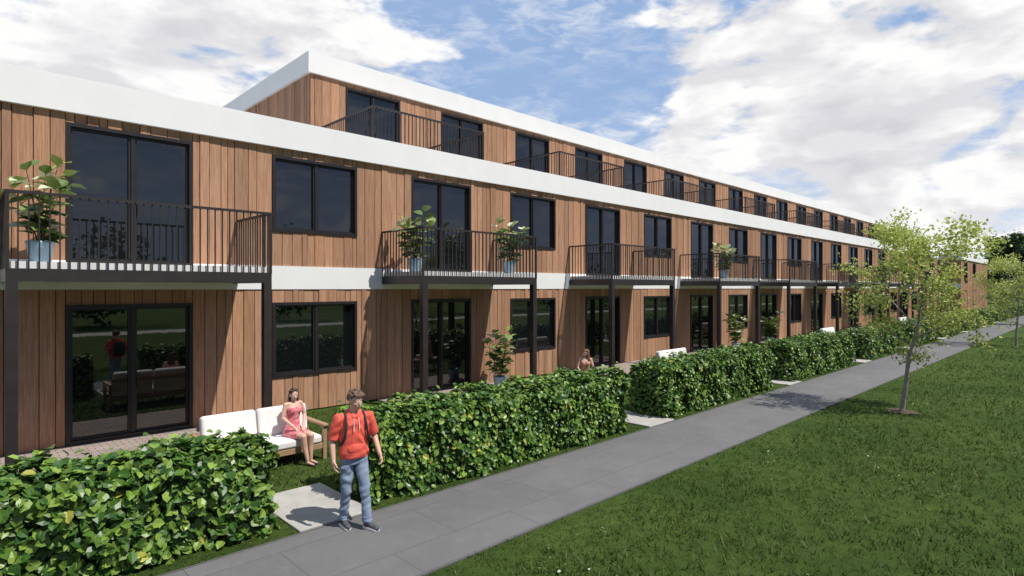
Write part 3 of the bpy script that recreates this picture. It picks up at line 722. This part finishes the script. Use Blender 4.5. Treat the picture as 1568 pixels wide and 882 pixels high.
def boy():
    e = empty('walking_boy'); rg = np.random.default_rng(3)
    hc = (0.01, -.03, 1.585); hp, f = head_prims(hc, 1.0, math.radians(20), math.radians(8))
    P = list(hp)
    P += [('cap', (0, .01, 1.38), .060, (.005, -.015, 1.52), .054, 'skin')]
    P += [('loft', [((0, .0, .880), .172, .128), ((0, .0, .90), .178, .133), ((0, .0, .95), .186, .137), ((0, .0, 1.05), .174, .124), ((0, .0, 1.18), .186, .124), ((0, .005, 1.30), .200, .122), ((0, .01, 1.38), .170, .100), ((0, .012, 1.425), .095, .080)], 'top')]
    P += [('cap', (-.155, .01, 1.365), .066, (.155, .01, 1.365), .066, 'top')]
    P += [('ell', (0, .075, 1.42), (.105, .070, .060), 'top'), ('cap', (-.065, .01, 1.44), .032, (-.02, -.075, 1.385), .026, 'top'), ('cap', (.065, .01, 1.44), .032, (.02, -.075, 1.385), .026, 'top')]
    P += [('ell', (0, -.112, 1.00), (.110, .030, .070), 'top')]
    eR = (-.262, .045, 1.10); wR = (-.262, -.045, .875); eL = (.270, .055, 1.115); wL = (.300, -.085, .905)
    for sx, el in ((-1, eR), (1, eL)):
        sh = (sx*.185, .01, 1.365); P.append(('cap', sh, .070, (sx*.195, .01, 1.34), .070, 'top'))
        m = np.array(sh)+(np.array(el)-np.array(sh))*.92; P.append(('cone', sh, .074, tuple(m), .070, 'top'))
    for sx, el, w in ((-1, eR, wR), (1, eL, wL)):
        P += [('cap', (sx*.195, .01, 1.34), .048, el, .041, 'skin'), ('cap', el, .041, w, .027, 'skin')]
        P += hand(w, el, sx, 1.0, .55)
    for sx in (-1, 1):
        q = chaikin([(sx*.105, .075, 1.40), (sx*.112, .01, 1.447), (sx*.118, -.085, 1.375), (sx*.128, -.128, 1.25), (sx*.150, -.116, 1.12), (sx*.187, -.02, 1.04), (sx*.15, .12, 1.02)])
        for a, b in zip(q[:-1], q[1:]): P.append(('cap', a, .0155, b, .0155, 'strap'))
    P += [('loft', [((0, .185, .95), .13, .07), ((0, .20, 1.05), .155, .09), ((0, .20, 1.25), .15, .085), ((0, .18, 1.38), .11, .06)], 'strap')]
    hR = (-.082, .01, .86); kR = (-.100, -.010, .475); aR = (-.112, .085, .105)
    hL = (.082, .0, .86); kL = (.108, -.110, .480); aL = (.125, -.145, .085)
    P += [('loft', [((0, .01, .80), .148, .108), ((0, .01, .90), .160, .114), ((0, 0, 1.0), .15, .105)], 'jeans')]
    for h, k, a in ((hR, kR, aR), (hL, kL, aL)):
        k_ = np.array(k); a_ = np.array(a)
        P += [('cap', h, .090, k, .064, 'jeans'), ('ell', k, (.065, .068, .085), 'jeans'), ('cone', tuple(k_*1.0), .058, a, .060, 'jeans')]
        c1 = k_*.6+a_*.4; P.append(('cap', tuple(k_), .060, tuple(c1), .058, 'jeans'))
        for t, rr in ((.82, .064), (.93, .068)):
            c = k_*(1-t)+a_*t; P.append(('ell', tuple(c), (rr, rr, .022), 'jeans'))
        P.append(('cap', a, .038, (a[0], a[1], a[2]-.03), .036, 'shoe'))
        hx = np.array([a[0], a[1]+.035, .048]); yaw = .10 if a[0] < 0 else .42
        tp = hx+np.array([math.sin(yaw), -math.cos(yaw), 0])*.19; tp[2] = .036
        P += [('cap', tuple(hx), .040, tuple(tp), .036, 'shoe'), ('cap', tuple(hx+np.array([0, -.03, .03])), .036, tuple(hx*.45+tp*.55+np.array([0, 0, .012])), .034, 'shoe')]
        for o in (-.012, .012): P.append(('cap', tuple(hx*[1, 1, 0]+[o, 0, .017]), .034, tuple(tp*[1, 1, 0]+[o, 0, .016]), .030, 'sole'))
    mats_ = {'skin': M_skin, 'lips': M_lips, 'top': M_red, 'strap': M_blk, 'jeans': M_jean, 'shoe': M_shoe, 'sole': M_sole}
    blob('body', P, mats_, e, .0055, 2, {'top': (.0075, 31), 'jeans': (.0085, 38)}); eyes(f, 1.0, e, M_hairb)
    hp = locks(hc, f, 1.0, 150, rg, .030, .016, .30)
    for i in range(14):
        a = (-.06+.12*i/13, -.052, .095); hp.append(('cap', f(a), .016, f((a[0]+.02, -.086, .070+rg.uniform(-.006, .012))), .007, 'hair'))
    blob('hair', hp, {'hair': M_hairb}, e, .0055, 1)
    tubes('drawstrings', [([(sx*.03, -.098, 1.38), (sx*.032, -.130, 1.30), (sx*.034, -.134, 1.22)], [.004]*3) for sx in (-1, 1)], M_sole, e)
    return e
place(boy(), 3.66, 6.62, .012, math.radians(-14))

def seated_woman(name, mtop, mhair, s, headyaw, legx, rg):
    e = empty(name); zc = lambda z: z if z < .1 else .1+(z-.1)*.77
    hc = (0, .05, zc(.98)); hp, f = head_prims(hc, .93, headyaw, .08)
    P = [('cap', (0, .075, .80), .046, (0, .058, .92), .044, 'skin'), ('cap', (-.125, .075, .765), .042, (.125, .075, .765), .042, 'skin'),
          ('loft', [((0, .075, .60), .120, .090), ((0, .07, .70), .140, .100), ((0, .075, .78), .115, .070), ((0, .075, .82), .06, .05)], 'skin')]
    P += [('loft', [((0, .085, .02), .175, .150), ((0, .085, .12), .172, .145), ((0, .08, .28), .125, .100), ((0, .075, .42), .118, .095), ((0, .065, .56), .138, .110), ((0, .065, .655), .145, .108), ((0, .068, .70), .140, .100)], 'dress')]
    for sx in (-1, 1):
        P += [('ell', (sx*.058, -.022, .615), (.052, .045, .052), 'dress'), ('cap', (sx*.085, .0, .70), .010, (sx*.090, .06, .80), .009, 'dress')]
        kn = np.array([sx*.075+legx*.5, -.36, .075]); an = np.array([sx*.055+legx, -.36+(.02 if sx > 0 else -.05), -.335])
        th = np.array([sx*.085, .03, .085])
        mid = th+(kn-th)*.72
        P += [('cone', tuple(th), .092, tuple(mid), .082, 'dress'), ('ell', tuple(th), (.095, .095, .09), 'dress'), ('cap', tuple(th), .080, tuple(kn), .056, 'skin'),
              ('cap', tuple(kn), .054, tuple(kn*.55+an*.45+[0, .02, 0]), .050, 'skin'), ('cap', tuple(kn*.55+an*.45+[0, .02, 0]), .050, tuple(an), .033, 'skin')]
        hl = an+[0, .02, -.055]; tp = hl+[.03, -.17, -.018]
        P += [('cap', tuple(an), .033, tuple(hl), .032, 'skin'), ('cap', tuple(hl), .030, tuple(tp), .022, 'skin'), ('cap', tuple(hl+[0, 0, -.010]), .026, tuple(tp+[0, -.01, -.006]), .022, 'shoe')]
        sh = np.array([sx*.150, .075, .760]); el = np.array([sx*.215, .05, .47]); w = np.array([sx*.080, -.15, .245+.02*sx])
        P += [('cap', tuple(sh), .042, tuple(el), .034, 'skin'), ('cap', tuple(el), .034, tuple(w), .024, 'skin')]
        P += hand(w, el, sx, .88, .35, palm=(0, 0, -1))
    def sq(p): p = tuple(p); return (p[0], p[1], zc(p[2]))
    Q = []
    for p in P:
        if p[0] in ('cap', 'cone'): Q.append((p[0], sq(p[1]), p[2], sq(p[3]), p[4], p[5]))
        elif p[0] == 'ell': Q.append((p[0], sq(p[1]), p[2], p[3]))
        else: Q.append((p[0], [(sq(c), a, b) for c, a, b in p[1]], p[2]))
    blob('body', Q+list(hp), {'skin': M_skin, 'lips': M_lips, 'dress': mtop, 'shoe': M_shoe}, e, .0060, 2, {'dress': (.006, 30)}); eyes(f, .93, e, mhair)
    H = locks(hc, f, .93, 60, rg, .030, .014, .3)
    for i in range(46):
        a = rg.uniform(-.1, math.pi+.1); p0 = np.array([.070*math.cos(a), .03+.062*math.sin(a), .03]); L = rg.uniform(.22, .30)
        p1 = p0+np.array([.012*math.cos(a), .02*math.sin(a), -L*.5]); p2 = p1+np.array([.018*math.cos(a)+rg.normal(0, .008), .006+.01*math.sin(a), -L*.5])
        H += [('cap', f(p0), .020, f(p1), .018, 'hair'), ('cap', f(p1), .018, f(p2), .008, 'hair')]
    blob('hair', H, {'hair': mhair}, e, .006, 1)
    e.scale = (s, s, s)
    return e
M_dress = mat('floral_dress', (.80, .36, .36), .85, (.66, .10, .14), 22, .3, 16); M_tan = mat('tan_top', (.42, .20, .12), .85, (.55, .32, .22), 20, .5, 16)
w1 = seated_woman('seated_woman', M_dress, M_haird, .94, math.radians(-12), .06, np.random.default_rng(5)); place(w1, 4.33, 9.86, .415, math.radians(6))
w2 = seated_woman('seated_woman', M_tan, M_hairr, .98, math.radians(-60), .0, np.random.default_rng(6)); place(w2, 12.6, 10.1, .435, math.radians(-50))

# ------------------------------------------------------------------ sky & sun
w = bpy.data.worlds.new('World'); sc.world = w; w.use_nodes = True
t = NT(w.node_tree); bg = w.node_tree.nodes['Background']
sky = t.n('ShaderNodeTexSky', sky_type='NISHITA'); sky.sun_disc = False
sky.sun_elevation = math.radians(58.6); sky.sun_rotation = math.radians(162); sky.air_density = 1.0; sky.dust_density = .6; sky.ozone_density = 1.5
dirv = t.n('ShaderNodeTexCoord').outputs['Generated']
def dirvec(az, el): az = math.radians(az); el = math.radians(el); return (math.cos(az)*math.cos(el), math.sin(az)*math.cos(el), math.sin(el))
def blobmask(az, el, inner, outer):
    nd = t.n('ShaderNodeVectorMath', operation='DOT_PRODUCT'); t.l(dirv, nd.inputs[0]); nd.inputs[1].default_value = dirvec(az, el)
    return t.ss(nd.outputs['Value'], math.cos(math.radians(outer)), math.cos(math.radians(inner)))
v = t.mapping(dirv, (1, 1, 2.4), (.3, .1, 0)); v2 = t.mapping(dirv, (1, 1, 2.4), (.31, .08, .10))
n1 = t.noise(v, 6.5, 12, .57, .2); n2 = t.noise(v2, 6.5, 5, .5, .2)
cov = t.math('MULTIPLY', blobmask(76, 21, 6, 30), .17)
cov = t.math('ADD', cov, t.math('MULTIPLY', blobmask(25, 10.5, 4, 16), .17))
cov = t.math('ADD', cov, t.math('MULTIPLY', blobmask(8, 19, 4, 18), .17))
cov = t.math('ADD', cov, t.math('MULTIPLY', blobmask(10, 8, 2, 9), .08))
cov = t.math('SUBTRACT', cov, t.math('MULTIPLY', blobmask(41, 19, 3, 13), .12))
dn = t.math('ADD', n1, cov)
cm = t.ss(dn, .52, .64)
lit = t.ss(t.math('SUBTRACT', n1, n2), -.13, .10)
thick = t.ss(dn, .66, .90)
shade = t.math('MULTIPLY', t.math('SUBTRACT', 1.0, t.math('MULTIPLY', thick, .45)), t.math('ADD', .55, t.math('MULTIPLY', lit, .55)))
ccol = t.mix(t.math('MINIMUM', shade, 1.0), (4.7, 4.7, 5.4, 1), (10.0, 9.95, 9.9, 1))
vc = t.mapping(dirv, (4.0, 8.0, 20.0), rot=(0, 0, math.radians(25)))
wz = t.noise(vc, 2.6, 10, .64, .5); big = t.noise(v, 2.2, 3, .5)
wm = t.math('MULTIPLY', t.ss(wz, .40, .66), t.ss(big, .30, .52)); wm = t.math('MULTIPLY', wm, .72)
sepz = t.n('ShaderNodeSeparateXYZ'); t.l(dirv, sepz.inputs[0])
haze = t.ss(sepz.outputs[2], .0, .32, .80, 0.)
skc = t.mix(.80, sky.outputs[0], (3.5, 5.1, 8.1, 1))
col = t.mix(haze, skc, (7.4, 8.2, 9.3, 1)); col = t.mix(wm, col, (8.4, 8.7, 9.3, 1)); col = t.mix(cm, col, ccol)
# sky behind the viewer dimmed by hand to cut ambient fill on the facade
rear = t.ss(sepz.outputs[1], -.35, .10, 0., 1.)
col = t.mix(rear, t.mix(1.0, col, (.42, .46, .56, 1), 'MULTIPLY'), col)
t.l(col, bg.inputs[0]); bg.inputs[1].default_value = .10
sun = bpy.data.lights.new('sun', 'SUN'); sun.energy = 5.0; sun.angle = math.radians(.5); sun.color = (1, .95, .88)
so = bpy.data.objects.new('sun', sun); link(so); so.rotation_euler = Vector((-.19, .58, -1)).to_track_quat('-Z', 'Y').to_euler()

# ------------------------------------------------------------------ camera
cam = bpy.data.cameras.new('camera'); co = bpy.data.objects.new('camera', cam); link(co)
cam.sensor_width = 36; cam.lens = 20.5; cam.clip_end = 3000; cam.clip_start = .1
co.location = (0, 0, 3.0); co.rotation_euler = (math.radians(90), 0, math.radians(-44.1)); sc.camera = co
